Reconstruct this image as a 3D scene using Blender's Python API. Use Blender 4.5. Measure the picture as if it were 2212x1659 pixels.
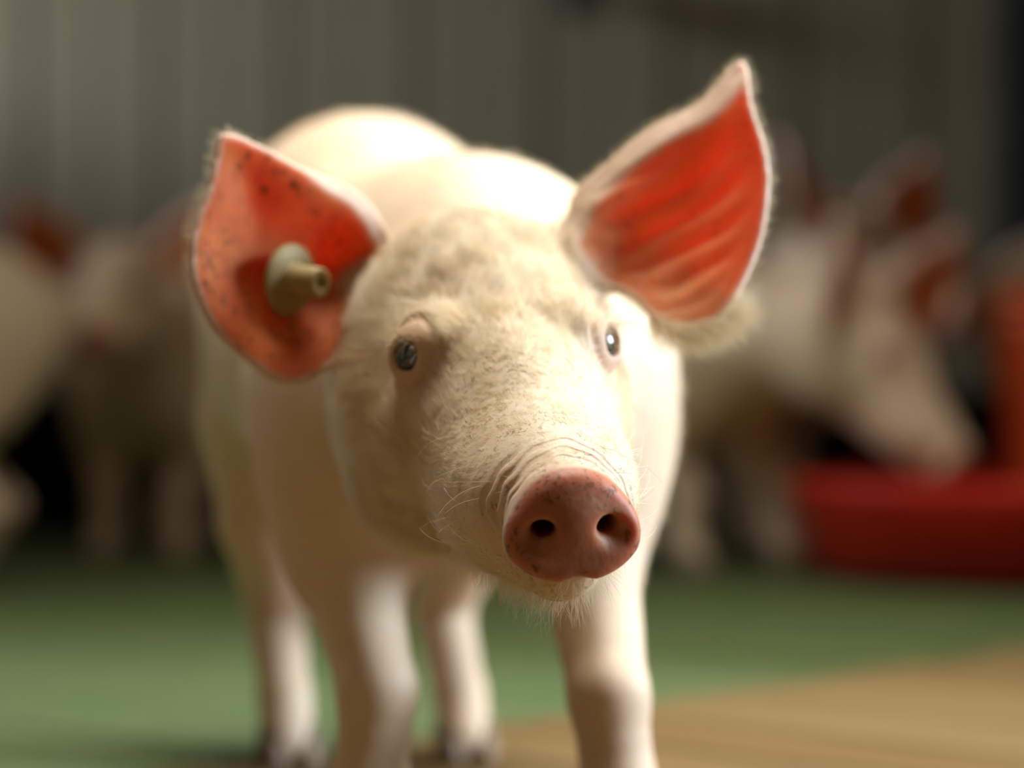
import bpy, bmesh, math, random
import numpy as np
from mathutils import Vector, Matrix, kdtree

for o in list(bpy.data.objects): bpy.data.objects.remove(o)
scene = bpy.context.scene
COL = scene.collection
rng = np.random.default_rng(7)
random.seed(7)
R = math.radians

# ------------------------------------------------------------------ camera
cd = bpy.data.cameras.new('camera'); cam = bpy.data.objects.new('camera', cd); COL.objects.link(cam)
cam.location = (0, 0, .197); cam.rotation_euler = (R(90), 0, 0)
cd.sensor_fit = 'HORIZONTAL'; cd.sensor_width = 17.3; cd.lens = 45; cd.clip_start = .01
cd.dof.use_dof = True; cd.dof.focus_distance = .890; cd.dof.aperture_fstop = 2.0
scene.camera = cam

# ------------------------------------------------------------------ world, lights, exposure
w = bpy.data.worlds.new('world'); scene.world = w; w.use_nodes = True
bg = w.node_tree.nodes['Background']; bg.inputs[0].default_value = (.75, .85, 1, 1); bg.inputs[1].default_value = .6

def area(name, loc, rot, sx, sy, power, col, spread=180):
    l = bpy.data.lights.new(name, 'AREA'); l.shape = 'RECTANGLE'; l.size = sx; l.size_y = sy
    l.energy = power; l.color = col; l.spread = R(spread)
    o = bpy.data.objects.new(name, l); COL.objects.link(o); o.location = loc; o.rotation_euler = rot
    return o
# daylight entering by the right-hand window, the two roof lights and the small window on the left
area('right_window_daylight', (1.58, 1.12, .70), (0, R(90), 0), .72, .72, 33, (.70, .85, 1), 120)
area('roof_light_daylight', (.20, 1.44, 1.60), (0, 0, 0), .8, .9, 14.5, (1, .97, .89), 92)
area('left_window_daylight', (-1.93, 2.95, 1.05), (0, R(-90), 0), .5, .8, 28, (.88, .95, 1))
# dim warm fill added on the camera's side; no such lamp is known
area('warm_fill_light', (-.75, -.20, 1.56), (R(25), R(-12), 0), .5, .3, 3, (1, .76, .45))

vs = scene.view_settings
vs.view_transform = 'Standard'; vs.look = 'None'; vs.gamma = 1; vs.use_curve_mapping = False; vs.exposure = 0
scene.cycles.max_bounces = 4; scene.cycles.diffuse_bounces = 3; scene.cycles.adaptive_threshold = .12; scene.cycles.sample_clamp_indirect = 4

# ------------------------------------------------------------------ helpers
def tag(o, label=None, cat=None, group=None, kind=None):
    for k, v in (('label', label), ('category', cat), ('group', group), ('kind', kind)):
        if v: o[k] = v
    return o
def link(name, me, mat=None, parent=None, loc=(0, 0, 0), rot=(0, 0, 0)):
    o = bpy.data.objects.new(name, me); COL.objects.link(o)
    if mat and me is not None and not me.materials: me.materials.append(mat)
    if parent: o.parent = parent
    o.location = loc; o.rotation_euler = rot
    return o
def empty(name, loc, rz=0):
    o = bpy.data.objects.new(name, None); COL.objects.link(o); o.location = loc; o.rotation_euler = (0, 0, rz); o.empty_display_size = .05
    return o
def mesh_np(name, V, F):
    me = bpy.data.meshes.new(name); me.from_pydata(np.asarray(V).tolist(), [], [tuple(map(int, f)) for f in F]); me.update(); return me
def quad_mesh(name, V, Q):
    me = bpy.data.meshes.new(name); me.vertices.add(len(V)); me.vertices.foreach_set('co', np.asarray(V, np.float32).ravel())
    me.loops.add(len(Q) * 4); me.loops.foreach_set('vertex_index', np.asarray(Q, np.int32).ravel())
    me.polygons.add(len(Q)); me.polygons.foreach_set('loop_start', np.arange(len(Q), dtype=np.int32) * 4); me.update(calc_edges=True); me.validate(); return me
def largest_piece(V, Q):
    E_ = np.concatenate([Q[:, [0, 1]], Q[:, [1, 2]], Q[:, [2, 3]], Q[:, [3, 0]]]); L = np.arange(len(V))
    while True:
        a, b = L[E_[:, 0]], L[E_[:, 1]]; m = np.minimum(a, b)
        if (a == b).all(): break
        np.minimum.at(L, a, m); np.minimum.at(L, b, m)
        while True:
            L2 = L[L]
            if (L2 == L).all(): break
            L = L2
    big = np.bincount(L).argmax(); keep = L == big
    idx = np.cumsum(keep) - 1
    return V[keep], idx[Q[keep[Q[:, 0]]]]
def box_bm(bm, lo, hi, bevel=0):
    lo, hi = Vector(lo), Vector(hi)
    r = bmesh.ops.create_cube(bm, size=1, matrix=Matrix.Translation((lo + hi) / 2) @ Matrix.Diagonal((*(hi - lo), 1)))
    if bevel:
        es = list({e for v in r['verts'] for e in v.link_edges})
        bmesh.ops.bevel(bm, geom=es, offset=bevel, segments=2, affect='EDGES', profile=.5)
def box(name, lo, hi, mat, parent=None, bevel=0):
    bm = bmesh.new(); box_bm(bm, lo, hi, bevel); me = bpy.data.meshes.new(name); bm.to_mesh(me); bm.free()
    return link(name, me, mat, parent)
def lathe(name, prof, mat, parent=None, seg=48, smooth=True, loc=(0, 0, 0)):
    V, F = [], []
    n = len(prof)
    for i in range(seg):
        a = 2 * math.pi * i / seg
        for r, z in prof: V.append((r * math.cos(a), r * math.sin(a), z))
    for i in range(seg):
        j = (i + 1) % seg
        for k in range(n - 1): F.append((i * n + k, j * n + k, j * n + k + 1, i * n + k + 1))
    me = mesh_np(name, V, F)
    bm = bmesh.new(); bm.from_mesh(me); bmesh.ops.remove_doubles(bm, verts=bm.verts, dist=1e-5); bmesh.ops.recalc_face_normals(bm, faces=bm.faces); bm.to_mesh(me); bm.free()
    if smooth: me.polygons.foreach_set('use_smooth', [True] * len(me.polygons))
    return link(name, me, mat, parent, loc)

class N:
    """small node-tree builder"""
    def __init__(s, name):
        s.m = bpy.data.materials.new(name); s.m.use_nodes = True; s.t = s.m.node_tree; s.p = s.t.nodes['Principled BSDF']; s.out = s.t.nodes['Material Output']
    def n(s, ty, **kw):
        x = s.t.nodes.new(ty)
        for k, v in kw.items(): setattr(x, k, v)
        return x
    def l(s, a, b): s.t.links.new(a, b)
    def noise(s, scale, detail=3, rough=.5, vec=None, dim='3D'):
        x = s.n('ShaderNodeTexNoise'); x.inputs['Scale'].default_value = scale; x.inputs['Detail'].default_value = detail; x.inputs['Roughness'].default_value = rough
        if vec is None: vec = s.obj()
        s.l(vec, x.inputs['Vector']); return x.outputs['Fac']
    def obj(s):
        if not hasattr(s, 'tc'): s.tc = s.n('ShaderNodeTexCoord')
        return s.tc.outputs['Object']
    def attr(s, name):
        x = s.n('ShaderNodeAttribute', attribute_name=name); return x.outputs['Fac']
    def math(s, op, a, b=None, clamp=False):
        x = s.n('ShaderNodeMath', operation=op, use_clamp=clamp)
        for i, v in enumerate((a, b)):
            if v is None: continue
            if isinstance(v, (int, float)): x.inputs[i].default_value = v
            else: s.l(v, x.inputs[i])
        return x.outputs[0]
    def ss(s, v, lo, hi):
        x = s.n('ShaderNodeMapRange', interpolation_type='SMOOTHSTEP'); s.l(v, x.inputs['Value']); x.inputs['From Min'].default_value = lo; x.inputs['From Max'].default_value = hi
        return x.outputs['Result']
    def mix(s, f, a, b):
        x = s.n('ShaderNodeMix', data_type='RGBA')
        for i, v in ((0, f), (6, a), (7, b)):
            if isinstance(v, (int, float)): x.inputs[i].default_value = v
            elif isinstance(v, tuple): x.inputs[i].default_value = (*v, 1)
            else: s.l(v, x.inputs[i])
        return x.outputs[2]
    def mixf(s, f, a, b):
        x = s.n('ShaderNodeMix', data_type='FLOAT')
        for i, v in ((0, f), (2, a), (3, b)):
            if isinstance(v, (int, float)): x.inputs[i].default_value = v
            else: s.l(v, x.inputs[i])
        return x.outputs[0]
    def set(s, **kw):
        for k, v in kw.items():
            i = s.p.inputs[k.replace('_', ' ')]
            if isinstance(v, (int, float)): i.default_value = v
            elif isinstance(v, tuple): i.default_value = (*v, 1) if len(i.default_value) == 4 else v
            else: s.l(v, i)
        return s
    def bump(s, h, strength, dist):
        b = s.n('ShaderNodeBump'); b.inputs['Strength'].default_value = strength; b.inputs['Distance'].default_value = dist
        s.l(h, b.inputs['Height']); s.l(b.outputs[0], s.p.inputs['Normal'])

def simple(name, a, b, scale, rough=.6, bump=0, spec=.3):
    m = N(name); f = m.noise(scale, 2, .6)
    m.set(Base_Color=m.mix(m.ss(f, .35, .65), a, b), Roughness=rough, Specular_IOR_Level=spec)
    if bump: m.bump(f, bump, .002)
    return m.m

# ------------------------------------------------------------------ materials
def skin_material():
    m = N('pig_skin')
    ear, snout, lid, earrim, nost = m.attr('ear'), m.attr('snout'), m.attr('lid'), m.attr('rim'), m.attr('nostril')
    n1 = m.noise(14, 2, .6); n2 = m.noise(60, 2, .6)
    base = m.mix(m.ss(n1, .35, .68), (.79, .63, .44), (.78, .57, .41))
    base = m.mix(m.math('MULTIPLY', m.ss(n2, .5, .75), .35), base, (.74, .54, .30))
    base = m.mix(m.math('MULTIPLY', lid, .7), base, (.68, .38, .27))
    earc = m.mix(m.ss(m.noise(40, 2, .6), .35, .7), (.58, .165, .045), (.48, .10, .022))
    base = m.mix(m.math('MULTIPLY', earrim, .55), base, (.86, .60, .50))
    earc = m.mix(m.math('MULTIPLY', m.attr('pale'), .6), earc, (.76, .29, .13))  # lighter base on one ear, standing in for light passing through it
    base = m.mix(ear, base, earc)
    snc = m.mix(m.ss(m.noise(90, 2, .6), .35, .7), (.50, .195, .105), (.40, .15, .085))
    base = m.mix(snout, base, snc)
    base = m.mix(nost, base, (.22, .045, .025))
    # dried feed and dirt specks
    dm = m.attr('dirt')
    sp = m.ss(m.noise(620, 1, .6), .56, .64)
    pt = m.ss(m.noise(70, 2, .65), .46, .60)
    speck = m.math('MULTIPLY', m.math('MULTIPLY', sp, pt), dm)
    big = m.math('MULTIPLY', m.math('MULTIPLY', m.ss(m.noise(230, 2, .6), .57, .64), m.ss(m.noise(38, 2, .6), .50, .60)), m.math('MULTIPLY', dm, m.math('MAXIMUM', ear, snout)))
    speck = m.math('MAXIMUM', speck, big)
    base = m.mix(m.math('MULTIPLY', speck, .85), base, (.075, .045, .016))
    feed = m.math('MULTIPLY', m.math('MULTIPLY', m.ss(m.noise(160, 2, .7), .50, .64), m.ss(m.noise(30, 1, .6), .45, .65)), m.attr('feed'))
    base = m.mix(m.math('MULTIPLY', feed, .7), base, (.42, .28, .06))
    m.set(Base_Color=base, Roughness=m.mixf(snout, .55, .50), Specular_IOR_Level=m.mixf(ear, .30, .08), Subsurface_Weight=m.math('MAXIMUM', m.mixf(ear, .22, 1.0), m.math('MULTIPLY', snout, .9)),
          Subsurface_Radius=(1, .30, .16), Subsurface_Scale=m.math('MAXIMUM', m.mixf(ear, .004, .013), m.math('MULTIPLY', snout, .010)))
    m.p.subsurface_method = 'RANDOM_WALK'
    h = m.noise(300, 2, .6)
    m.bump(h, .35, .0007)
    return m.m
def hair_material(name, col, rough=.35):
    m = N(name)
    t = m.t
    c_ = m.mix(m.math('MULTIPLY', m.ss(m.noise(22, 1, .6), .45, .65), .45), col, (.66, .48, .22))
    d = m.n('ShaderNodeBsdfDiffuse'); m.l(c_, d.inputs['Color'])
    tr = m.n('ShaderNodeBsdfTranslucent'); m.l(c_, tr.inputs['Color'])
    g = m.n('ShaderNodeBsdfHair', component='Reflection'); g.inputs['Color'].default_value = (1, .97, .9, 1); g.inputs['RoughnessU'].default_value = .25; g.inputs['RoughnessV'].default_value = .5
    a_ = m.n('ShaderNodeMixShader'); a_.inputs[0].default_value = .45; m.l(d.outputs[0], a_.inputs[1]); m.l(tr.outputs[0], a_.inputs[2])
    mx = m.n('ShaderNodeMixShader'); mx.inputs[0].default_value = .15
    m.l(a_.outputs[0], mx.inputs[1]); m.l(g.outputs[0], mx.inputs[2]); m.l(mx.outputs[0], m.out.inputs['Surface'])
    return m.m
SKIN = skin_material()
HAIR = hair_material('pig_bristle', (.86, .74, .50))
def eye_mat():
    m = N('pig_eye')
    g = m.attr('gaze')    # 1 at the pupil's centre
    c = m.mix(m.ss(g, .55, .66), (.30, .26, .23), (.03, .048, .052))
    c = m.mix(m.ss(g, .83, .90), c, (.004, .005, .006))
    m.set(Base_Color=c, Roughness=.04, Specular_IOR_Level=.7, Coat_Weight=1.0, Coat_Roughness=.02)
    return m.m
EYE = eye_mat()
HOOF = simple('hoof_horn', (.16, .11, .07), (.30, .21, .13), 60, .55)
TAG = simple('tag_plastic', (.44, .33, .13), (.37, .28, .11), 30, .45)
GREEN = simple('green_slat_plastic', (.098, .150, .050), (.130, .162, .064), 9, .5, .2)
def board_mat():
    m = N('brown_board')
    mp = m.n('ShaderNodeMapping'); mp.inputs['Scale'].default_value = (1, 14, 4); m.l(m.obj(), mp.inputs[0])
    oi = m.n('ShaderNodeObjectInfo'); 
    f = m.noise(5, 3, .65, mp.outputs[0])
    c = m.mix(m.ss(f, .3, .7), (.18, .105, .026), (.10, .053, .012))
    c = m.mix(m.math('MULTIPLY', oi.outputs['Random'], .5), c, (.22, .15, .055))
    m.set(Base_Color=c, Roughness=.6); m.bump(f, .3, .002)
    return m.m
BOARD = board_mat()
def panel_mat():
    m = N('wall_panel')
    oi = m.n('ShaderNodeObjectInfo')
    c = m.mix(oi.outputs['Random'], (.29, .262, .178), (.31, .282, .195))
    f = m.noise(3, 2, .6); c = m.mix(m.ss(f, .35, .75), c, (.25, .22, .138))
    m.set(Base_Color=c, Roughness=.55)
    return m.m
PANEL = panel_mat()
WALL = simple('plain_wall', (.18, .115, .06), (.22, .14, .075), 2, .8)
CEIL = simple('ceiling_sheet', (.20, .14, .08), (.24, .17, .10), 2, .8)
BLACK = simple('near_black_strip', (.004, .004, .003), (.007, .006, .005), 8, .9, 0, .05)
PIT = simple('dark_pit', (.012, .012, .009), (.02, .018, .012), 6, .9)
REDP = simple('red_plastic', (.52, .020, .008), (.43, .014, .006), 12, .45, 0, .25)
ORNG = simple('orange_red_plastic', (.62, .10, .025), (.55, .075, .02), 12, .45, 0, .25)
STEEL = simple('dark_painted_steel', (.016, .02, .026), (.028, .032, .038), 20, .5)
FRAME = simple('window_frame_paint', (.55, .55, .52), (.62, .62, .6), 10, .5)
gl = N('window_glass'); gl.set(Base_Color=(.9, .95, 1), Roughness=.1, Transmission_Weight=1.0); GLASS = gl.m

# ------------------------------------------------------------------ the pen: floor, walls, ceiling, windows
XW, XR, Y0, Y1, ZC = 2.0, 1.25, -1.6, 3.65, 1.62
pit = box('floor', (-XW, Y0, -.10), (XR, Y1, -.06), PIT); tag(pit, kind='structure')
A = R(48)                                              # direction of the joint between green and brown floor
sd, pd = Vector((math.cos(A), math.sin(A), 0)), Vector((math.sin(A), -math.cos(A), 0))
J0 = Vector((-.13, 1.405, 0))                            # a point on the joint
# green slatted plastic panels: local x along the joint
PL, PW = .60, .40
def slat_panel_mesh():
    bm = bmesh.new()
    n = 20; pitch = PW / n
    for i in range(n):
        y = i * pitch + .002
        box_bm(bm, (.004, y, -.022), (PL - .004, y + pitch - .0075, 0))
    for x in (.004, .145, .29, .435, PL - .022):
        box_bm(bm, (x, .002, -.03), (x + .018, PW - .004, -.003))
    me = bpy.data.meshes.new('slat_panel'); bm.to_mesh(me); bm.free(); me.materials.append(GREEN); return me
spm = slat_panel_mesh()
def inside(p, m=0): return -XW + m < p.x < XR - m and Y0 + m < p.y < Y1 - m
for i in range(-6, 9):
    for k in range(0, 9):
        org = J0 + sd * (i * PL + (k % 2) * .3) - pd * ((k + 1) * PW)
        if not inside(org + sd * PL / 2 + pd * PW / 2, .34): continue
        o = link('slat_panel', spm, None, pit, org + sd * PL, (0, 0, A + math.pi))
        tag(o, kind='stuff')
# brown boards on the near side, running away from the joint
BW = .088
bm = bmesh.new(); box_bm(bm, (0, .0015, -.03), (1.6, BW - .0015, .001), .002); bdm = bpy.data.meshes.new('floor_board'); bm.to_mesh(bdm); bm.free(); bdm.materials.append(BOARD)
for i in range(-14, 16):
    org = J0 + sd * (i * BW)
    if not (inside(org, .02) and inside(org + pd * .7, .02)): continue
    o = link('floor_board', bdm, None, pit, org + Vector((0, 0, random.uniform(-.002, .001)))); o.rotation_euler = (0, 0, A - math.pi / 2)
# back wall with ribbed panels
wb = box('wall_back', (-XW, Y1, -.06), (XR, Y1 + .1, ZC), PANEL); tag(wb, kind='structure')
pit_w = .0875
bm = bmesh.new(); box_bm(bm, (.004, -.010, 0), (pit_w - .002, .01, 1.58), .004); pm1 = bpy.data.meshes.new('wall_panel'); bm.to_mesh(pm1); bm.free(); pm1.materials.append(PANEL)
x = -XW + .03
while x + pit_w * 2 < XR:
    o = link('panel', pm1, None, wb, (x, Y1, .02))
    o = link('panel', pm1, None, wb, (x + pit_w * 1.02, Y1 + .0035, .02)); x += pit_w * 2
wl = box('wall_left', (-XW - .1, Y0, -.06), (-XW, Y1, ZC), WALL); tag(wl, kind='structure')
WT = .34                                                # thickness added to cut slanting window light; window sits at the outer face
wr_parts = [((XR, Y0, -.06), (XR + WT, Y1, .33)), ((XR, Y0, 1.07), (XR + WT, Y1, ZC)), ((XR, Y0, .33), (XR + WT, .75, 1.07)), ((XR, 1.49, .33), (XR + WT, Y1, 1.07))]
bm = bmesh.new()
for a, b in wr_parts: box_bm(bm, a, b)
me = bpy.data.meshes.new('wall_right'); bm.to_mesh(me); bm.free(); wr = link('wall_right', me, WALL); tag(wr, kind='structure')
wf = box('wall_front', (-XW, Y0 - .1, -.06), (XR, Y0, ZC), WALL); tag(wf, kind='structure')
ce = box('ceiling', (-XW, Y0, ZC), (XR, Y1, ZC + .08), CEIL); tag(ce, kind='structure')
def window(name, x, y0, y1, z0, z1):
    t = .04; wn = box(name, (x, y0, z0), (x + .05, y1, z0 + t), FRAME); tag(wn, kind='structure')
    box('window_frame', (x, y0, z1 - t), (x + .05, y1, z1), FRAME, wn)
    for y in (y0, (y0 + y1) / 2 - t / 2, y1 - t): box('window_frame', (x, y, z0 + t), (x + .05, y + t, z1 - t), FRAME, wn)
    for a, b in ((y0 + t, (y0 + y1) / 2 - t / 2), ((y0 + y1) / 2 + t / 2, y1 - t)):
        box('pane', (x + .02, a, z0 + t), (x + .026, b, z1 - t), GLASS, wn)
window('window_1', XR + WT + .005, .75, 1.49, .33, 1.07)
window('window_2', -XW + .005, 2.52, 3.38, .77, 1.33)
part = box('light_blocker', (.40, 1.70, -.05), (.43, 1.76, .92), WALL, None, .004); tag(part, kind='structure')  # added out of view to keep window light off the back of the pen
for k in range(5): box('blocker_plank', (.43, 1.715, -.04 + k * .19), (XR - .002, 1.745, .145 + k * .19), BOARD, part, .003)
side = box('light_blocker', (-1.15, 1.70, -.05), (-1.09, 1.76, .70), WALL, None, .004); tag(side, kind='structure')  # unseen plank screen, added to shadow the piglets on the left
for k in range(4): box('blocker_plank', (-1.135, 1.76, -.04 + k * .18), (-1.105, 3.49, .136 + k * .18), BOARD, side, .003)
low_strip = box('trim_1', (-XW + .02, 3.50, -.05), (XR - .02, 3.53, .185), BLACK, None, .004); tag(low_strip, kind='structure')  # near-black strip along the foot of the back wall

# ------------------------------------------------------------------ implicit-surface toolkit for the pigs
def smin(a, b, k):
    h = np.clip(.5 + .5 * (b - a) / k, 0, 1); return b + (a - b) * h - k * h * (1 - h)
def smax(a, b, k): return -smin(-a, -b, k)
def sstep(x, lo, hi):
    t = np.clip((x - lo) / (hi - lo), 0, 1); return t * t * (3 - 2 * t)
def ell(p, c, r, B=None):
    q = p - np.asarray(c, np.float32)
    if B is not None: q = q @ np.asarray(B, np.float32).T
    r = np.asarray(r, np.float32)
    k0 = np.sqrt(((q / r) ** 2).sum(1)) + 1e-9; k1 = np.sqrt(((q / r ** 2) ** 2).sum(1)) + 1e-9
    return k0 * (k0 - 1) / k1
def cone(p, a, b, ra, rb, sx=1.0):
    a, b = np.asarray(a, np.float32), np.asarray(b, np.float32)
    q = p - a; ba = b - a
    if sx != 1.0: q = q * np.array([1 / sx, 1, 1], np.float32); ba = ba * np.array([1 / sx, 1, 1], np.float32)
    h = np.clip(q @ ba / (ba @ ba), 0, 1)
    return np.sqrt(((q - h[:, None] * ba) ** 2).sum(1)) - (ra + (rb - ra) * h)
def chain(p, pts, rad, k):
    d = None
    for i in range(len(pts) - 1):
        c = cone(p, pts[i], pts[i + 1], rad[i], rad[i + 1]); d = c if d is None else smin(d, c, k)
    return d
def catmull(P, n=4, closed=True):
    P = np.asarray(P, float); M = len(P); out = []
    for i in range(M):
        p0, p1, p2, p3 = P[i - 1], P[i], P[(i + 1) % M], P[(i + 2) % M]
        for t in np.arange(n) / n:
            out.append(.5 * (2 * p1 + (p2 - p0) * t + (2 * p0 - 5 * p1 + 4 * p2 - p3) * t * t + (3 * p1 - p0 - 3 * p2 + p3) * t ** 3))
    return np.asarray(out, np.float32)
def poly_sd(u, v, P):
    d = np.full(u.shape, 1e9, np.float32); s = np.ones(u.shape, np.float32); M = len(P)
    for i in range(M):
        ax, ay = P[i]; bx, by = P[i - 1]
        ex, ey = bx - ax, by - ay; wx, wy = u - ax, v - ay
        t = np.clip((wx * ex + wy * ey) / (ex * ex + ey * ey), 0, 1)
        d = np.minimum(d, (wx - ex * t) ** 2 + (wy - ey * t) ** 2)
        c1, c2, c3 = v >= ay, v < by, ex * wy > ey * wx
        s = np.where((c1 & c2 & c3) | (~c1 & ~c2 & ~c3), -s, s)
    return s * np.sqrt(d)
def line_d(u, v, P):
    d = np.full(u.shape, 1e9, np.float32)
    for i in range(len(P) - 1):
        ax, ay = P[i]; ex, ey = P[i + 1][0] - ax, P[i + 1][1] - ay; wx, wy = u - ax, v - ay
        t = np.clip((wx * ex + wy * ey) / (ex * ex + ey * ey), 0, 1)
        d = np.minimum(d, (wx - ex * t) ** 2 + (wy - ey * t) ** 2)
    return np.sqrt(d)

# ear outlines in metres in the ear's own plane (u = base to tip, v across), measured on the animal
EAR_A = [(.0121, .0226), (.0288, .0202), (.0406, .0177), (.0515, .0144), (.0603, .0098), (.0692, .0051), (.0773, .0032), (.0857, .0025), (.0919, .0014), (.094, -.0004), (.0924, -.0039), (.0838, -.0111), (.0771, -.0179), (.0713, -.0257), (.062, -.0349), (.0528, -.0409), (.0446, -.0451), (.0341, -.0491), (.0246, -.0513), (.013, -.053), (.0045, -.0524), (-.0013, -.0501), (-.0084, -.0423), (-.0107, -.0322), (-.0073, -.018), (-.0099, -.0048), (-.0036, .0115)]
EAR_B = [(.0868, -.0003), (.0832, -.0031), (.0731, -.0067), (.0577, -.0112), (.0491, -.0155), (.0421, -.0189), (.03, -.022), (.0192, -.0206), (.0074, -.0152), (-.004, -.0059), (-.0095, .0109), (-.0056, .0249), (-.0015, .0336), (.0004, .0451), (.0026, .0516), (.0058, .0566), (.0103, .0599), (.0159, .0617), (.0292, .0625), (.0437, .0615), (.0531, .0576), (.0608, .0527), (.0672, .0466), (.072, .0392), (.0756, .0306), (.0783, .0212), (.0821, .0127), (.0855, .0062), (.0873, .0021)]
def blur2(f, r):
    for _ in range(3):
        for ax in (0, 1):
            g = np.concatenate([np.repeat(np.take(f, [0], ax), r + 1, ax), f, np.repeat(np.take(f, [-1], ax), r, ax)], ax)
            c = np.cumsum(g.astype(np.float64), ax); n = f.shape[ax]
            f = ((np.take(c, np.arange(2 * r + 1, 2 * r + 1 + n), ax) - np.take(c, np.arange(0, n), ax)) / (2 * r + 1)).astype(np.float32)
    return f
class Ear:
    def __init__(s, O, eu, ev, n, poly, medial, bowl, band, bandw, veins, canal, root, thick=.0016):
        s.root = tuple(root)
        s.O = np.array(O, np.float32); s.B = np.array([eu, ev, n], np.float32); s.P = catmull(poly, 3); s.med = np.array(medial, np.float32)
        s.bowl, s.band, s.bandw, s.veins, s.canal, s.th = bowl, band, bandw, veins, canal, thick
    def raw(s, u, v, sd):
        t = np.maximum(-sd, 0)
        f = -s.bowl * sstep(t, 0, .030)
        dm = line_d(u, v, s.med)
        f = f - s.band * (1 - np.clip(dm / s.bandw, 0, 1)) ** 1.6
        cu, cv, cr, cdp = s.canal
        f = f - cdp * np.exp(-((u - cu) ** 2 + (v - cv) ** 2) / cr ** 2)
        return f
    def vein(s, u, v, sd):
        t = np.maximum(-sd, 0); q = v + .45 * u - .0015 * np.sin(u * 120)
        return s.veins * np.sin(q * 2 * np.pi / .0135) * sstep(t, .006, .014) * (1 - sstep(u, .040, .070))
    def table(s):
        s.g = 5e-4; s.u0, s.v0 = -.045, -.095
        u, v = np.meshgrid(s.u0 + s.g * np.arange(345), s.v0 + s.g * np.arange(381), indexing='ij'); u, v = u.astype(np.float32), v.astype(np.float32)
        sd = poly_sd(u, v, s.P); f = blur2(s.raw(u, v, sd), 6) + s.vein(u, v, sd); fu, fv = np.gradient(f, s.g)
        s.tab = np.stack([sd, f, fu, fv], -1).astype(np.float32)
    def look(s, u, v):
        if not hasattr(s, 'tab'): s.table()
        x = np.clip((u - s.u0) / s.g, 0, s.tab.shape[0] - 1.001); y = np.clip((v - s.v0) / s.g, 0, s.tab.shape[1] - 1.001)
        i, j = x.astype(int), y.astype(int); x, y = (x - i)[:, None], (y - j)[:, None]; t = s.tab
        r = (t[i, j] * (1 - x) + t[i + 1, j] * x) * (1 - y) + (t[i, j + 1] * (1 - x) + t[i + 1, j + 1] * x) * y
        return r.T
    def ev(s, ph):
        q = (ph - s.O) @ s.B.T
        R_ = np.sqrt((q ** 2).sum(1)); near = R_ < .125
        d = R_ - .115; d[d < .01] = .01
        sdv = np.full(len(ph), .1, np.float32); off = np.zeros(len(ph), np.float32)
        if near.any():
            u, v, w_ = q[near].T
            sd, f, fu, fv = s.look(u, v)
            sl = np.sqrt(1 + np.minimum(fu * fu + fv * fv, 6))
            th = s.th + .0022 * (1 - sstep(u, -.005, .03))
            d[near] = smax(sd, (np.abs(w_ - f)) / sl - th, .0016)
            sdv[near] = sd; off[near] = w_ - f
        return d, sdv, off

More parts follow.
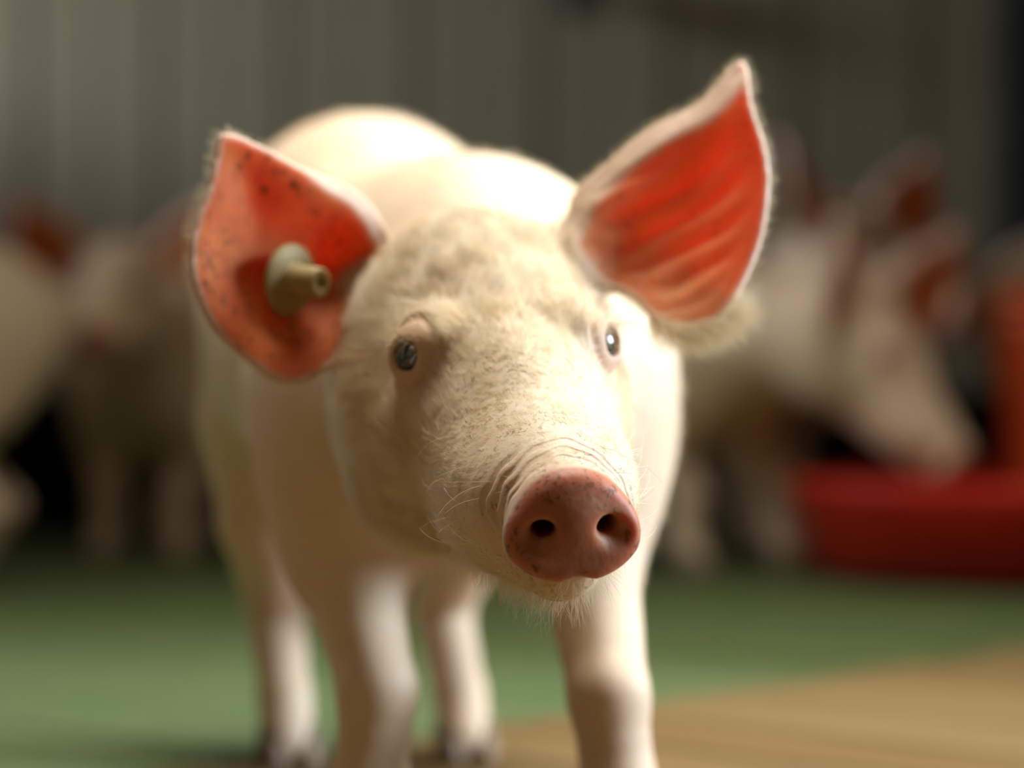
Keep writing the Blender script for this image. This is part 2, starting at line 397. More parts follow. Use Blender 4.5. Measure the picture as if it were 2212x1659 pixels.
class Pig:
    """implicit pig: canonical frame faces -Y, +X is the viewer's right when it looks at the viewer, z = 0 the ground"""
    def __init__(s, Hc, yaw, pitch, roll, feet, ears, wide=1.0, fine=True, kneebend=0):
        s.Hc = np.array(Hc, np.float32); y, p, ro = R(yaw), R(pitch), R(roll)
        f = np.array([math.sin(y) * math.cos(p), -math.cos(y) * math.cos(p), -math.sin(p)]); r = np.array([math.cos(y), math.sin(y), 0]); u = np.cross(f, r)
        r, u = math.cos(ro) * r + math.sin(ro) * u, math.cos(ro) * u - math.sin(ro) * r
        s.H = np.array([r, f, u], np.float32); s.feet = feet; s.ears = ears; s.fine = fine; s.eyes = None
        s.eyes = []
        for sg in (-1, 1):
            n = np.array([sg * .70, .66, .27], np.float32); n /= np.linalg.norm(n)
            c = np.array([[sg * .0365, .0435, .0216]], np.float32)
            for _ in range(6): c = c - s.head0(c)[:, None] * n * .8
            c = c[0] - n * .0072
            tv = np.array([0, .25, 1.0], np.float32); tv -= n * (tv @ n); tv /= np.linalg.norm(tv); th = np.cross(tv, n)
            s.eyes.append((c, n, th, tv))
    def toH(s, p): return (p - s.Hc) @ s.H.T
    def fromH(s, q): return np.asarray(q, np.float32) @ s.H + s.Hc
    def head0(s, h):
        """head without eyes, ears, snout disc; h = head frame (right, forward, up)"""
        m = np.abs(h[:, :1]); hm = np.concatenate([m, h[:, 1:]], 1)
        d = ell(h, (0, -.012, .008), (.043, .056, .047))
        d = smin(d, ell(h, (0, -.034, .024), (.036, .032, .038)), .016)        # poll
        d = smin(d, ell(hm, (.022, -.008, -.018), (.031, .048, .042)), .016)
        d = smin(d, cone(h, (0, .040, -.008), (0, .130, -.0225), .0365, .0185, 1.12), .016)
        d = smin(d, cone(h, (0, .030, -.030), (0, .120, -.0435), .028, .0110, 1.15), .014)
        for E_ in s.ears:                                                       # ear roots
            rx, ry, rz = E_.root; d = smin(d, cone(h, (rx * .55, ry + .008, rz - .016), E_.root, .020, .0125), .016)
        d = smin(d, ell(h, (0, .030, .004), (.027, .050, .030)), .016)         # forehead
        d = smin(d, ell(hm, (.026, .036, .026), (.0105, .016, .009)), .014)     # brow
        d = smin(d, ell(hm, (.019, .085, -.026), (.012, .030, .016)), .016)    # cheek pad beside the muzzle
        return d
    def head(s, h):
        d = s.head0(h)
        m = np.abs(h[:, :1]); hm = np.concatenate([m, h[:, 1:]], 1)
        a, b, c = h.T
        # mouth line
        g = chain(hm, [(.0165, .120, -.0445), (.028, .095, -.043), (.0355, .070, -.034)], [.0011, .0012, .0005], .001)
        d = smax(d, -g, .004)
        # wrinkled skin behind the snout disc, on top and at the sides
        if s.fine:
            ang = np.arctan2(a, c + .026)
            bb = b + .0016 * np.cos(ang * 2.3) + .0010 * np.sin(ang * 5 + 1.3) + .0006 * np.sin(ang * 13 + b * 260)
            msk = sstep(bb, .114, .122) * (1 - sstep(bb, .132, .136)) * sstep(c + .026, -.012, .006)
            wv = np.sin(bb * 2 * np.pi / .0052); amp = .00040 * (.75 + .25 * np.sin(ang * 3 + 40 * b))
            d = d + amp * msk * (1 - 2 * np.abs(wv) ** .6 * np.sign(wv) * .5) * np.where(wv < 0, 1.2, .7)
        # snout disc
        cc = c + .0259
        A_ = .0225 + .20 * np.clip(-cc, -.015, .008); B_ = np.where(cc > 0, .0192, .0178)
        k0 = np.sqrt((a / A_) ** 2 + (cc / B_) ** 2) + 1e-9; k1 = np.sqrt((a / A_ ** 2) ** 2 + (cc / B_ ** 2) ** 2) + 1e-9
        e2 = k0 * (k0 - 1) / k1
        front = .1455 - .05 * np.clip(cc, -.02, .02) - 6.0 * (a * a) * .35
        disc = smax(e2, np.abs(b - (front - .0065)) - .0065, .0055)
        # notch in the middle of the disc's lower edge
        disc = smax(disc, -cone(h, (.0006, .128, -.0462), (.0006, .156, -.0462), .0036, .0042), .0045)
        d = smin(d, disc, .0030)
        # raised rims and nostrils
        for sg in (-1, 1):
            d = smin(d, ell(h, (sg * .0116, .1405, -.0250), (.0080, .0045, .0070)), .004)
            d = smax(d, -ell(h, (sg * .0138, .1478, -.0280), (.0052, .0050, .0040)), .0040)
            d = smax(d, -cone(h, (sg * .0118, .1480, -.0252), (sg * .0080, .1330, -.0225), .0036, .0026, 1.25), .0024)
        # eyes: lids and openings
        for n_, (ec, n, th, tv) in enumerate(s.eyes):
            q = h - ec; x, y, z = q @ th, q @ tv, q @ n
            rr = np.sqrt((q ** 2).sum(1))
            d = smin(d, rr - .0112, .006)
            if s.fine:
                rho = np.sqrt(x * x + (y * .95) ** 2)
                # upper lid: two soft folds; lower lid: one crease
                up = sstep(y, -.004, .005) * (1 - .85 * sstep(np.abs(x), .009, .017))
                d = d + .0013 * np.exp(-((rho - .0125) / .0016) ** 2) * up - .0010 * np.exp(-((rho - .0165) / .0022) ** 2) * up + .0010 * np.exp(-((rho - .0205) / .0020) ** 2) * up
                d = d + .0008 * np.exp(-((rho - .0120) / .0014) ** 2) * (1 - up) + .0006 * np.exp(-((rho - .0160) / .0014) ** 2) * (1 - up)
            op = ell(np.stack([x, y + .0006, z - .010], 1), (0, 0, 0), (.0066, .0059, .0085))
            d = smax(d, -op, .0014)
        return d
    def torso(s, p):
        d = ell(p, (0, .120, .249), (.078, .110, .088))
        d = smin(d, ell(p, (0, .0, .216), (.088, .160, .082)), .05)
        d = smin(d, ell(p, (.010, -.105, .205), (.080, .090, .082)), .045)
        back = s.Hc + s.H.T @ np.array([0, -.035, -.006], np.float32)
        d = smin(d, cone(p, (.008, -.105, .200), back, .072, .050), .035)
        # withers, ham, shoulder
        d = smin(d, ell(p, (.004, -.115, .250), (.042, .055, .036)), .028)
        pm = np.concatenate([np.abs(p[:, :1]), p[:, 1:]], 1)
        d = smin(d, ell(pm, (.036, .125, .208), (.034, .070, .072)), .030)
        d = smin(d, ell(pm, (.052, -.110, .175), (.034, .052, .070)), .030)
        # tail
        d = smin(d, chain(p, [(0, .222, .285), (.006, .240, .280), (.018, .243, .268), (.016, .238, .256), (.002, .243, .252), (.0, .254, .262)], [.008, .006, .0055, .005, .0045, .003], .004), .010)
        return d
    def leg_pts(s, i):
        fx, fy = s.feet[i]; sg = -1 if fx < 0 else 1
        fx0 = fx
        if i < 2:   # fore
            sg = (-1, 1)[i]
            return [(sg * .050 + .006, -.115, .165), (sg * .052 * .55 + fx * .45, -.085 * .45 + (fy) * .55 + .004, .118), (fx * .85 + sg * .004, fy * .9 - .012, .070), (fx, fy + .004, .034), (fx, fy - .006, .012)], [.032, .0210, .0160, .0146, .0155]
        sg = (-1, 1)[i - 2]
        return [(sg * .044, .120, .170), (sg * .030 + fx * .5, .5 * fy + .5 * .105, .128), (fx * .8 + sg * .008, fy + .042, .078), (fx, fy + .012, .034), (fx, fy, .012)], [.040, .026, .0155, .0130, .0150]
    def sdf(s, p):
        p = np.asarray(p, np.float32)
        d = s.torso(p)
        for i in range(4):
            P, r = s.leg_pts(i); d = smin(d, chain(p, P, r, .006), .022)
        h = s.toH(p); near = (h ** 2).sum(1) < .24 ** 2
        if near.any():
            hn = h[near]; dn = smin(d[near], s.head(hn), .020)
            for E_ in s.ears:
                de, _, off = E_.ev(hn); dn = smin(dn, de, .0075)
            d[near] = dn
        return d
    def masks(s, p, sub=None):
        h = s.toH(p); near = (h ** 2).sum(1) < .24 ** 2
        o = {k: np.zeros(len(p), np.float32) for k in ('ear', 'rim', 'snout', 'lid', 'dirt', 'feed', 'nostril', 'pale')}
        hn = h[near]; ear = np.zeros(len(hn), np.float32); rim = ear.copy(); dirt = ear.copy()
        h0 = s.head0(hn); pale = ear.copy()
        for n_, E_ in enumerate(s.ears):
            de, sd, off = E_.ev(hn); q = (hn - E_.O) @ E_.B.T
            on = (np.abs(de) < .004) & (sd < .003)
            dm = line_d(q[:, 0], q[:, 1], E_.med)
            inn = sstep(off, -.0004, .0010) * sstep(-sd, .0008, .0032) * sstep(dm, E_.bandw * .55, E_.bandw * 1.05) * sstep(h0, .0, .006)
            ear = np.where(on, np.maximum(ear, inn), ear)
            rim = np.where(on, np.maximum(rim, 1 - inn), rim)
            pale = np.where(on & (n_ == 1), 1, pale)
            dirt = np.where(on, np.maximum(dirt, inn * (1.0 if n_ == 0 else .35)), dirt)
        a, b, c = hn.T
        cc = c + .0259
        rr = np.sqrt((a / .0232) ** 2 + (cc / .0188) ** 2)
        front = .1455 - .05 * np.clip(cc, -.02, .02) - 2.1 * a * a
        sn = sstep(b - front, -.0075, -.0035) * (1 - sstep(rr, 1.06, 1.16))
        nost = np.zeros_like(a)
        for sg in (-1, 1):
            dn = np.sqrt(((a - sg * .0100) / 1.15) ** 2 + (cc - .0012) ** 2); nost = np.maximum(nost, (1 - sstep(b - front, -.0065, -.0030)) * (1 - sstep(dn, .004, .0055)) * (b > .128))
        lid = np.zeros_like(a)
        for ec, n, th, tv in s.eyes:
            r_ = np.sqrt(((hn - ec) ** 2).sum(1)); lid = np.maximum(lid, 1 - sstep(r_, .0105, .0230))
        wr = sstep(b, .108, .118) * (1 - sstep(rr, .95, 1.5)) * (1 - sn)
        lid = np.maximum(lid, wr * .55)
        feed = sstep(b, .05, .11) * .9 * (1 - sstep(np.abs(hn[:, 1] - .1), .06, .09)); feed = np.maximum(feed, .7 * (1 - sstep(np.abs(a), .012, .03)) * sstep(b, .01, .04) * (1 - sn))
        dirt = np.maximum(dirt, .85 * sn * sstep(rr, .2, .9)); dirt = np.maximum(dirt, .55 * sstep(b, .02, .06) * (1 - sstep(np.abs(a), .02, .04)) * (1 - sn))
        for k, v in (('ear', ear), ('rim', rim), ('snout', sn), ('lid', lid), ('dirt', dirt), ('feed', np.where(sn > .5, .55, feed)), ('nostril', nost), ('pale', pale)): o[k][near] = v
        return o

def sdf_chunks(f, p, n=200000):
    return np.concatenate([f(p[i:i + n]) for i in range(0, len(p), n)]) if len(p) else np.zeros(0, np.float32)
def polygonise(f, lo, hi, h):
    """surface nets on a sparse grid"""
    lo = np.array(lo, np.float32); K = 4
    n = (np.ceil((np.array(hi) - lo) / (h * K)).astype(int))
    ax = [lo[i] + (np.arange(n[i]) + .5) * h * K for i in range(3)]
    G = np.stack(np.meshgrid(*ax, indexing='ij'), -1).reshape(-1, 3).astype(np.float32)
    C = sdf_chunks(f, G).reshape(n)
    Fd = np.repeat(np.repeat(np.repeat(np.where(C < 0, -1, 1).astype(np.float32), K, 0), K, 1), K, 2)
    near = np.abs(C) < h * K * 1.45
    # thin shells can hide between coarse samples: widen by one block
    bi = np.argwhere(near)
    off = np.stack(np.meshgrid(*[np.arange(K)] * 3, indexing='ij'), -1).reshape(-1, 3)
    idx = (bi[:, None, :] * K + off[None]).reshape(-1, 3)
    P = lo + (idx + .5).astype(np.float32) * h
    Fd[idx[:, 0], idx[:, 1], idx[:, 2]] = sdf_chunks(f, P.astype(np.float32))
    S = Fd < 0
    nx, ny, nz = S.shape
    cnt = np.zeros((nx - 1, ny - 1, nz - 1), np.uint8)
    for i in (0, 1):
        for j in (0, 1):
            for k in (0, 1): cnt += S[i:nx - 1 + i, j:ny - 1 + j, k:nz - 1 + k]
    act = (cnt > 0) & (cnt < 8)
    ci = np.argwhere(act); vid = np.full(act.shape, -1, np.int32); vid[act] = np.arange(len(ci))
    acc = np.zeros((len(ci), 3), np.float32); num = np.zeros(len(ci), np.float32)
    corners = [(i, j, k) for i in (0, 1) for j in (0, 1) for k in (0, 1)]
    val = {c: Fd[ci[:, 0] + c[0], ci[:, 1] + c[1], ci[:, 2] + c[2]] for c in corners}
    for c in corners:
        for axx in range(3):
            if c[axx]: continue
            e = list(c); e[axx] = 1; e = tuple(e)
            va, vb = val[c], val[e]; x = (va < 0) != (vb < 0)
            t = np.where(x, va / np.where(x, va - vb, 1), 0)
            pos = np.array(c, np.float32)[None].repeat(len(ci), 0); pos[:, axx] = t
            acc[x] += pos[x]; num[x] += 1
    V = lo + (ci + .5 + acc / num[:, None]) * h
    Q = []
    for axx in range(3):
        o1, o2 = [(1, 2), (2, 0), (0, 1)][axx]
        sl0 = [slice(None)] * 3; sl1 = [slice(None)] * 3; sl0[axx] = slice(0, -1); sl1[axx] = slice(1, None)
        a_, b_ = S[tuple(sl0)], S[tuple(sl1)]
        e = np.argwhere(a_ != b_)
        ok = (e[:, o1] > 0) & (e[:, o2] > 0) & (e[:, o1] < S.shape[o1] - 1) & (e[:, o2] < S.shape[o2] - 1); e = e[ok]
        flip = a_[e[:, 0], e[:, 1], e[:, 2]]
        def vv(d1, d2):
            g = e.copy(); g[:, o1] -= d1; g[:, o2] -= d2; return vid[g[:, 0], g[:, 1], g[:, 2]]
        q = np.stack([vv(1, 1), vv(0, 1), vv(0, 0), vv(1, 0)], 1)
        q[~flip] = q[~flip][:, ::-1]
        Q.append(q[(q >= 0).all(1)])
    return V.astype(np.float32), np.concatenate(Q)
def grad(f, p, e):
    k = np.array([[1, -1, -1], [-1, -1, 1], [-1, 1, -1], [1, 1, 1]], np.float32)
    g = sum(kk[None] * sdf_chunks(f, p + e * kk)[:, None] for kk in k)
    return g / (4 * e)
def project(f, p, it=2, e=4e-4, cap=.002):
    for _ in range(it):
        d = sdf_chunks(f, p); g = grad(f, p, e); g2 = np.maximum((g * g).sum(1), .15)
        st = g * (d / g2)[:, None]; L = np.linalg.norm(st, axis=1); st *= np.minimum(1, cap / np.maximum(L, 1e-9))[:, None]
        p = p - st
    return p.astype(np.float32)
def pig_mesh(name, pig, lo, hi, h, refine=None):
    V, Q = polygonise(pig.sdf, lo, hi, h)
    V, Q = largest_piece(V, Q)
    V = project(pig.sdf, V, 2, h * .3, h)
    me = quad_mesh(name, V, Q)
    if refine:
        for lim, test in refine:
            bm = bmesh.new(); bm.from_mesh(me)
            C = np.array([f.calc_center_median()[:] for f in bm.faces], np.float32); sel = test(pig.toH(C))
            bm.faces.ensure_lookup_table()
            es = {e for i in np.flatnonzero(sel) for e in bm.faces[i].edges}
            bmesh.ops.subdivide_edges(bm, edges=list(es), cuts=1, use_grid_fill=True)
            bm.to_mesh(me); bm.free()
            V = np.empty(len(me.vertices) * 3, np.float32); me.vertices.foreach_get('co', V); V = V.reshape(-1, 3)
            mk = test(pig.toH(V)); V[mk] = project(pig.sdf, V[mk], 2, lim, h); me.vertices.foreach_set('co', V.ravel()); me.update()
    V = np.empty(len(me.vertices) * 3, np.float32); me.vertices.foreach_get('co', V); V = V.reshape(-1, 3)
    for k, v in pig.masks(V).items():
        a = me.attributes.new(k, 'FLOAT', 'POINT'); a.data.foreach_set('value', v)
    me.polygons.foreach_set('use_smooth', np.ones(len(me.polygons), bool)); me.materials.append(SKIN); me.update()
    return me

def eye_mesh():
    bm = bmesh.new(); bmesh.ops.create_uvsphere(bm, u_segments=32, v_segments=24, radius=.0092)
    # cornea: +z is the gaze
    for v in bm.verts:
        g = v.co.normalized().z
        if g > .80: v.co *= 1 + .06 * (g - .80) / .2
    me = bpy.data.meshes.new('eye'); bm.to_mesh(me); bm.free()
    g = np.array([v.co.normalized().z for v in me.vertices], np.float32)
    a = me.attributes.new('gaze', 'FLOAT', 'POINT'); a.data.foreach_set('value', g)
    me.polygons.foreach_set('use_smooth', [True] * len(me.polygons)); me.materials.append(EYE); return me
EYEM = eye_mesh()
def hoof_mesh():
    V, F = [], []
    bm = bmesh.new()
    for sg in (-1, 1):
        prof = [(-.0005, 0), (.0, .004), (.001, .012), (.0025, .021)]
        rings = []
        for z, (sx, sy, oy) in ((0, (.0086, .0150, -.006)), (.005, (.0084, .0142, -.005)), (.014, (.0076, .0118, -.002)), (.022, (.0064, .0092, .002))):
            ring = []
            for i in range(14):
                a = 2 * math.pi * i / 14
                x = sx * math.cos(a); y = sy * math.sin(a)
                if y < 0: x *= 1 - .35 * (y / sy) ** 2; 
                ring.append(bm.verts.new((sg * .0088 + x, y + oy, z)))
            rings.append(ring)
        for r0, r1 in zip(rings, rings[1:]):
            for i in range(14): bm.faces.new((r0[i], r0[(i + 1) % 14], r1[(i + 1) % 14], r1[i]))
        bm.faces.new(rings[0][::-1]); bm.faces.new(rings[-1])
    me = bpy.data.meshes.new('hoof'); bm.to_mesh(me); bm.free(); me.polygons.foreach_set('use_smooth', [True] * len(me.polygons)); me.materials.append(HOOF); return me
HOOFM = hoof_mesh()
def add_pig_parts(root, pig):
    for c, n, th, tv in pig.eyes:
        g = n + np.array([0, .25, 0]); g /= np.linalg.norm(g)
        zc = pig.H.T @ g; o = link('eye', EYEM, None, root, tuple(pig.fromH([c])[0].tolist()))
        o.rotation_euler = Vector(zc.tolist()).to_track_quat('Z', 'Y').to_euler()
    for i in range(4):
        fx, fy = pig.feet[i]; link('hoof', HOOFM, None, root, (fx, fy - (.006 if i < 2 else .0), 0))

# head-frame ear placements
EAR_R = dict(O=(.0488, -.0134, .0484), eu=(.649, -.129, .749), ev=(-.728, -.391, .563), n=(-.221, .911, .348), poly=EAR_A, medial=[(.0, .0190), *EAR_A[0:9]], bowl=.010, band=.012, bandw=.0125, veins=.0011, canal=(-.002, -.012, .016, .010), root=(.045, -.034, .045))
EAR_L = dict(O=(-.0284, -.0423, .0378), eu=(-.716, .014, .698), ev=(-.652, .343, -.676), n=(.249, .939, .236), poly=EAR_B, medial=[(.0640, -.0190), (.0585, -.0180), (.0505, -.0180), *EAR_B[5:9]], bowl=.012, band=.010, bandw=.0085, veins=0, canal=(.012, .006, .020, .012), root=(-.034, -.062, .030))
def mirror(E_): 
    f = lambda t: (-t[0], t[1], t[2])
    return dict(E_, O=f(E_['O']), eu=f(E_['eu']), ev=f(E_['ev']), n=f(E_['n']), root=f(E_['root']))

# ------------------------------------------------------------------ the piglet in front
HR, HT = Vector((-.05, 1.27, 0)), R(13.6)
hero = Pig((-.0236, -.272, .195), -2.1, 8, 4, [(-.048, -.165), (.0470, -.207), (-.0385, .1205), (.0540, .117)], [Ear(**EAR_L), Ear(**EAR_R)])
HM = pig_mesh('piglet', hero, (-.17, -.45, -.004), (.17, .275, .372), .0017,
              [(4e-4, lambda h: (h[:, 1] > .0) & (np.abs(h[:, 0]) < .075) & ((h ** 2).sum(1) < .18 ** 2)),
               (2.5e-4, lambda h: (h[:, 1] > .098) & ((h ** 2).sum(1) < .18 ** 2))])
piglet = link('piglet', HM, None, None, HR, (0, 0, HT))
tag(piglet, 'pale piglet standing in sharp focus in front, one ear with a round yellowish tag', 'piglet', 'piglets in the pen')
add_pig_parts(piglet, hero)

# ear tag: a button on the inside of the ear, stud towards the viewer
EL = hero.ears[0]
tc = np.array([[-.0669, -.0254, .0464]], np.float32); q = (tc - EL.O) @ EL.B.T
tu, tv_ = q[:, 0], q[:, 1]
_, hgt, gu, gv = [float(x_[0]) for x_ in EL.look(tu, tv_)]
nl = np.array([-gu, -gv, 1]); nl /= np.linalg.norm(nl)
axis_h = EL.B.T @ nl; axis_h = axis_h / np.linalg.norm(axis_h) + np.array([.42, .12, -.24]); axis_h /= np.linalg.norm(axis_h)
pos_h = EL.O + EL.B.T @ np.array([tu[0], tv_[0], hgt]) + axis_h * .0068
tagroot = lathe('ear_tag', [(0, -.0009), (.0128, -.0009), (.0140, -.0003), (.0143, .0006), (.0136, .0014), (.010, .0021), (.0066, .0030), (0, .0034)], TAG, piglet, 48)
tagroot.location = hero.fromH([pos_h])[0].tolist(); tagroot.rotation_euler = Vector((hero.H.T @ axis_h).tolist()).to_track_quat('Z', 'Y').to_euler()
tagroot['label'] = 'yellowish plastic button tag'
lathe('tag_stud', [(.0076, .0026), (.0064, .0042), (.0060, .0145), (.0057, .0157), (.0050, .0160), (.0024, .0159), (.0020, .0135), (0, .0133)], TAG, tagroot, 32)
bm = bmesh.new()
bmesh.ops.create_cone(bm, cap_ends=True, segments=16, radius1=.0022, radius2=.0022, depth=.010, matrix=Matrix.Translation((0, 0, -.005)))
me = bpy.data.meshes.new('tag_pin'); bm.to_mesh(me); bm.free(); link('tag_pin', me, TAG, tagroot)

# ---- coat
me = HM; me.calc_loop_triangles()
V = np.empty(len(me.vertices) * 3, np.float32); me.vertices.foreach_get('co', V); V = V.reshape(-1, 3)
NV = np.empty(len(me.vertices) * 3, np.float32); me.vertices.foreach_get('normal', NV); NV = NV.reshape(-1, 3)
T = np.empty(len(me.loop_triangles) * 3, np.int32); me.loop_triangles.foreach_get('vertices', T); T = T.reshape(-1, 3)
AT = {}
for k in ('ear', 'rim', 'snout', 'lid', 'nostril'):
    x = np.empty(len(V), np.float32); me.attributes[k].data.foreach_get('value', x); AT[k] = x
TA = np.linalg.norm(np.cross(V[T[:, 1]] - V[T[:, 0]], V[T[:, 2]] - V[T[:, 0]]), axis=1) / 2
TCt = V[T].mean(1); TH = hero.toH(TCt)
def nz(v): return v / np.maximum(np.linalg.norm(v, axis=1, keepdims=True), 1e-9)
def vnoise(p, s, seed):
    r = np.random.default_rng(seed); K_ = r.normal(size=(6, 3)) * s; ph = r.uniform(0, 6.28, 6)
    return np.sin(p @ K_.T.astype(np.float32) + ph).sum(1) / 2.4
def hairs(name, weight, n, length, lift, radius, flowfn, clump=0, bend=.5, jitter=.15, seed=1, shrink=.3):
    r = np.random.default_rng(seed)
    p_ = TA * weight; p_ = p_ / p_.sum(); ti = r.choice(len(T), n, p=p_)
    b1, b2 = r.random(n), r.random(n); sw = b1 + b2 > 1; b1[sw], b2[sw] = 1 - b1[sw], 1 - b2[sw]; b0 = 1 - b1 - b2
    tri = T[ti]; P = V[tri[:, 0]] * b0[:, None] + V[tri[:, 1]] * b1[:, None] + V[tri[:, 2]] * b2[:, None]
    n_ = nz(NV[tri[:, 0]] * b0[:, None] + NV[tri[:, 1]] * b1[:, None] + NV[tri[:, 2]] * b2[:, None])
    fl = flowfn(P); fl = fl + jitter * r.normal(size=fl.shape)
    sideways = np.cross(n_, nz(fl)); fl = fl + sideways * (vnoise(P, 90, seed + 3) * .35 + vnoise(P, 260, seed + 4) * .30)[:, None]
    fl = nz(fl - n_ * (fl * n_).sum(1, keepdims=True))
    L = (length(P) if callable(length) else np.full(n, length)) * r.uniform(.55, 1.2, n)
    lf = lift * r.uniform(.6, 1.5, n)
    K_ = 6; pts = np.empty((n, K_, 3)); pts[:, 0] = P - n_ * .0004; cur = P - n_ * .0004
    side = np.cross(n_, fl); cv = r.normal(size=n) * .35
    for k in range(1, K_):
        t = k / (K_ - 1); an = lf * (1 - bend * t)
        dr = fl * np.cos(an)[:, None] + n_ * np.sin(an)[:, None] + side * (cv * t)[:, None]
        cur = cur + nz(dr) * (L / (K_ - 1))[:, None]; pts[:, k] = cur
    if clump:
        m_ = max(8, int(n / 14)); ids = r.choice(n, m_, replace=False)
        kd = kdtree.KDTree(m_)
        for i_, q_ in enumerate(ids): kd.insert(P[q_].tolist(), i_)
        kd.balance()
        near = np.array([ids[kd.find(x_)[1]] for x_ in P.tolist()])
        dist = np.linalg.norm(P - P[near], axis=1); wgt = np.where(dist < .006, clump, 0) * r.uniform(.5, 1, n)
        for k in range(1, K_):
            t = (k / (K_ - 1)) ** 1.3
            tgt = pts[near, k] + (pts[:, 0] - pts[near, 0]) * .25
            pts[:, k] += (tgt - pts[:, k]) * (wgt * t)[:, None]
    c = bpy.data.hair_curves.new(name); c.add_curves([K_] * n)
    c.attributes['position'].data.foreach_set('vector', pts.astype(np.float32).ravel())
    rad = c.attributes.new('radius', 'FLOAT', 'POINT')
    tp = np.linspace(1, shrink, K_); rv = (radius * r.uniform(.7, 1.25, n))[:, None] * tp[None]
    rad.data.foreach_set('value', rv.astype(np.float32).ravel())
    o = bpy.data.objects.new(name, c); COL.objects.link(o); o.parent = piglet; c.materials.append(HAIR); tag(o, kind='stuff')
    return o
Hinv = hero.H
def flow_face(P):
    h = hero.toH(P.astype(np.float32)); a, b, c = h.T
    fh = sstep(c, .012, .032)
    d = np.stack([np.clip(a / .035, -1, 1) * (.75 - .35 * fh), -np.ones_like(a), .25 + .5 * fh - .5 * sstep(-c, .0, .03)], 1)
    return d @ Hinv
def flow_body(P):
    z = P[:, 2]
    return np.stack([np.sign(P[:, 0]) * .15, np.ones(len(P)) * sstep(z, .08, .16) + .1, -.35 - .9 * (1 - sstep(z, .08, .18))], 1)
hx = TH; tri = lambda k: AT[k][T].mean(1)
r2 = (hx ** 2).sum(1)
isface = ((hx[:, 1] > -.055) & (hx[:, 2] > -.070) & (r2 < .175 ** 2) & (tri('rim') < .5) & (tri('ear') < .1) & (tri('snout') < .1)).astype(float)
isear = ((tri('rim') > .5) | (tri('ear') > .1)).astype(float)
lidk = 1 - np.clip(tri('lid') * 1.6, 0, 1)
wface = isface * np.clip(lidk + .03, 0, 1) * (1 - .8 * sstep(hx[:, 1], .100, .120))
def len_face(P):
    h = hero.toH(P.astype(np.float32)); return .0046 + .0078 * (1 - sstep(h[:, 1], .03, .09)) + .003 * sstep(-h[:, 2], .03, .055)
hairs('face_hair', wface * (1 + 1.2 * (hx[:, 2] > .02)), 56000, len_face, R(22), .000054, flow_face, clump=.62, seed=11)
wbody = (isface < .5) * (isear < .5) * (tri('snout') < .1) * (TCt[:, 2] > .02)
hairs('body_hair', wbody, 13000, lambda P: .005 + .009 * sstep(P[:, 2], .09, .16), R(16), .00007, flow_body, clump=.4, seed=12)
# chin tuft
wch = isface * sstep(-hx[:, 2], .036, .052) * sstep(hx[:, 1], .035, .06) * (tri('snout') < .1)
hairs('chin_hair', wch, 1500, .013, R(50), .00005, lambda P: (np.stack([hero.toH(P.astype(np.float32))[:, 0] * 6, np.full(len(P), -.35), np.full(len(P), -.8)], 1)) @ Hinv, bend=.2, clump=.3, seed=13)
# muzzle bristles: few and long
wms = isface * (np.abs(hx[:, 0]) > .014) * sstep(hx[:, 1], .075, .09) * (1 - sstep(hx[:, 1], .118, .126)) * (tri('snout') < .1) * (hx[:, 2] < .0) * (hx[:, 2] > -.045)
def fl_ms(P):
    h = hero.toH(P.astype(np.float32)); return np.stack([np.sign(h[:, 0]) * .8, np.full(len(P), -.8), np.full(len(P), .1)], 1) @ Hinv
hairs('muzzle_bristle', wms, 70, .021, R(42), .00009, fl_ms, bend=1.2, jitter=.35, seed=14)
# eyelashes
wl_ = np.zeros(len(T))
for ec, n, th, tv in hero.eyes:
    q_ = TH - ec; x_, y_, z_ = q_ @ th, q_ @ tv, q_ @ n; rho_ = np.sqrt(x_ ** 2 + y_ ** 2)
    wl_ += (rho_ > .0055) * (rho_ < .0085) * (y_ > .0015) * (z_ > .004) * (z_ < .014)
hairs('eyelash', wl_, 110, .0085, R(55), .00006, lambda P: np.stack([np.sign(hero.toH(P.astype(np.float32))[:, 0]) * .35, np.full(len(P), .5), np.full(len(P), -.7)], 1) @ Hinv, bend=.3, jitter=.2, seed=21)
# brow lashes
wbr = isface * ((np.abs(np.abs(hx[:, 0]) - .037) < .012) & (np.abs(hx[:, 2] - .034) < .010) & (np.abs(hx[:, 1] - .035) < .02))
hairs('brow_hair', wbr, 420, .016, R(35), .00006, lambda P: np.stack([np.sign(hero.toH(P.astype(np.float32))[:, 0]) * 1., np.full(len(P), -.4), np.full(len(P), .5)], 1) @ Hinv, bend=.6, clump=.5, seed=15)
# ears: fringe on the rim and the back, long hair under the right-hand ear's lower edge
ptsR = [hero.ears[i] for i in (0, 1)]
def fl_ear(P):
    h = hero.toH(P.astype(np.float32)); out = np.zeros_like(h)
    dd = [E_.ev(h)[0] for E_ in ptsR]; pick = np.abs(dd[1]) < np.abs(dd[0])
    for i, E_ in enumerate(ptsR):
        q = (h - E_.O) @ E_.B.T; ee = 1e-3; s0 = E_.look(q[:, 0], q[:, 1])[0]
        g = np.stack([(E_.look(q[:, 0] + ee, q[:, 1])[0] - s0) / ee, (E_.look(q[:, 0], q[:, 1] + ee)[0] - s0) / ee, np.full(len(h), -.15)], 1)
        g[:, 0] += .5
        m_ = pick if i else ~pick; out[m_] = (g @ E_.B)[m_]
    return out @ Hinv
wear = isear * (tri('rim') > .6) * (TH[:, 1] < .03)
hairs('ear_hair', wear, 12000, .0055, R(25), .000045, fl_ear, clump=.2, seed=16)
ER = hero.ears[1]
qR = (TH - ER.O) @ ER.B.T; lowR = (tri('rim') > .4) * (qR[:, 0] < .014) * (qR[:, 1] < -.028) * (qR[:, 1] > -.06) * (np.abs(qR[:, 2]) < .03)
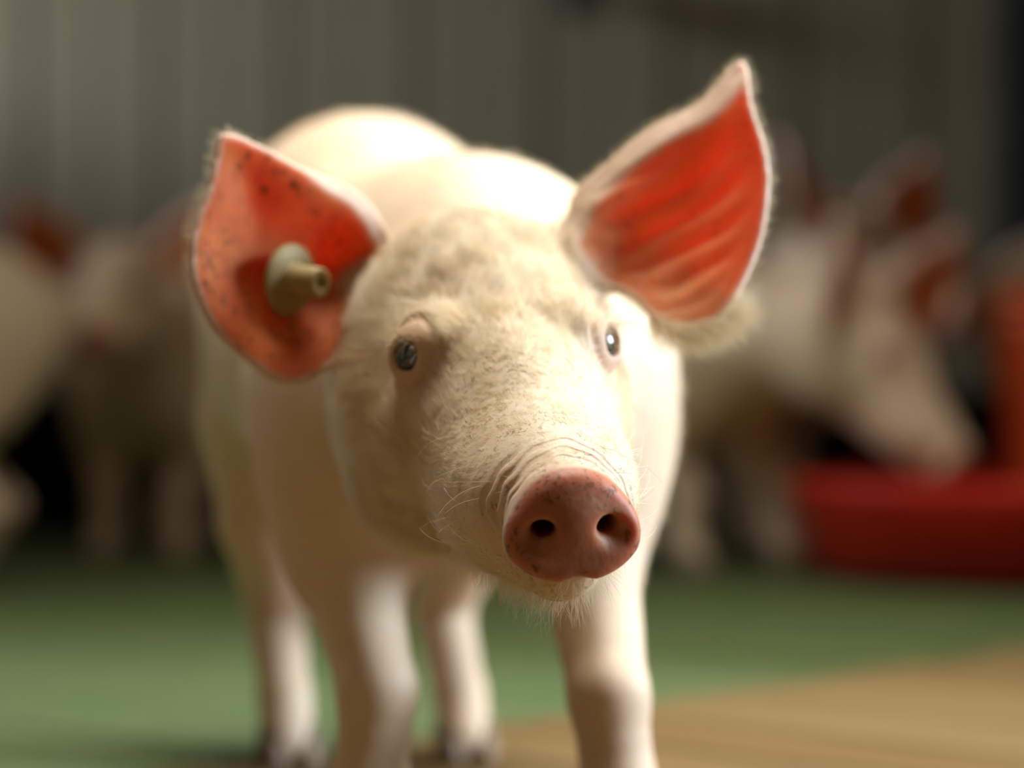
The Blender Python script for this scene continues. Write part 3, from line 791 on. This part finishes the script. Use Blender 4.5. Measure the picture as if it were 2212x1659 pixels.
def fl_low(P): return np.tile(np.array([[.75, -.25, -.75]]), (len(P), 1)) @ Hinv
hairs('ear_fringe', lowR.astype(float), 2600, .017, R(25), .00007, fl_low, bend=.5, jitter=.3, clump=.4, seed=17)

# ------------------------------------------------------------------ the other piglets, far behind
thick = dict(thick=.0042, veins=0)
bg_ears = [Ear(**{**mirror(EAR_R), **thick}), Ear(**{**EAR_R, **thick})]
feed = Pig((.0, -.280, .205), 4, 36, 0, [(-.042, -.125), (.042, -.175), (-.045, .110), (.045, .150)], bg_ears, fine=False)
stand = Pig((.0, -.262, .288), 3, 10, 0, [(-.042, -.150), (.042, -.135), (-.045, .130), (.045, .110)], bg_ears, fine=False)
FM = pig_mesh('piglet_feeding', feed, (-.19, -.46, -.005), (.19, .28, .40), .0055)
SM = pig_mesh('piglet_standing', stand, (-.19, -.47, -.005), (.19, .28, .46), .0055)
def bgpig(me, pig, x, y, rz, sc, label):
    o = link('piglet', me, None, None, (x, y, 0), (0, 0, R(rz))); o.scale = (sc, sc, sc); add_pig_parts(o, pig); tag(o, label, 'piglet', 'piglets in the pen'); return o
bgpig(FM, feed, .105, 2.90, 50, 1.14, 'blurred piglet with its head down in the red feeder')
bgpig(SM, stand, .20, 3.24, 40, 1.15, 'blurred piglet looking over the back of the one feeding, dark red ears')
bgpig(SM, stand, .77, 3.20, 122, 1.12, 'blurred piglet with its pale rump behind the red feeder')
bgpig(SM, stand, -.655, 2.54, -78, 1.0, 'blurred brownish piglet at the left edge, its rump towards the middle')
bgpig(SM, stand, -.40, 3.12, -5, 1.0, 'blurred pale piglet facing the camera left of the front piglet')

# ------------------------------------------------------------------ red round feeder
fd = empty('round_feeder', (.565, 2.72, 0)); tag(fd, 'red plastic round feeder with a shallow dish at the right edge', 'feeder')
lathe('dish', [(0, .0), (.22, .0), (.258, .012), (.276, .085), (.282, .098), (.276, .104), (.266, .098), (.250, .025), (.21, .014), (0, .014)], REDP, fd, 64)
lathe('hopper', [(0, .03), (.055, .03), (.060, .10), (.066, .18), (.070, .255), (.066, .268), (.05, .272), (0, .272)], ORNG, fd, 48)
lathe('hopper_lid', [(0, .273), (.068, .273), (.072, .280), (.062, .290), (.02, .297), (0, .297)], ORNG, fd, 48)
for k in range(6):
    a = k * math.pi / 3 + .3
    bm = bmesh.new(); box_bm(bm, (.05, -.004, .016), (.222, .004, .050), .002); mm = bpy.data.meshes.new('divider'); bm.to_mesh(mm); bm.free(); link('divider', mm, REDP, fd, (0, 0, 0), (0, 0, a))

# ------------------------------------------------------------------ housing for the added fill light, out of view
box('fill_light_housing', (-1.03, -.37, ZC - .03), (-.47, -.03, ZC - .001), FRAME, ce, .006)

# ------------------------------------------------------------------ steel post and the dark fitting on the back wall
post = box('steel_post', (.622, 3.36, -.05), (.70, 3.44, 1.615), STEEL, None, .006); tag(post, 'dark steel post rising at the right edge', 'post')
fit = empty('wall_fitting', (.088, 3.56, .70)); tag(fit, 'dark fitting high on the back wall, cut by the top edge', 'fitting')
lathe('knob', [(0, -.012), (.020, -.008), (.030, .004), (.032, .030), (.028, .05), (0, .052)], STEEL, fit, 32)
box('bracket', (-.012, -.01, .02), (.012, .062, .05), STEEL, fit, .003)
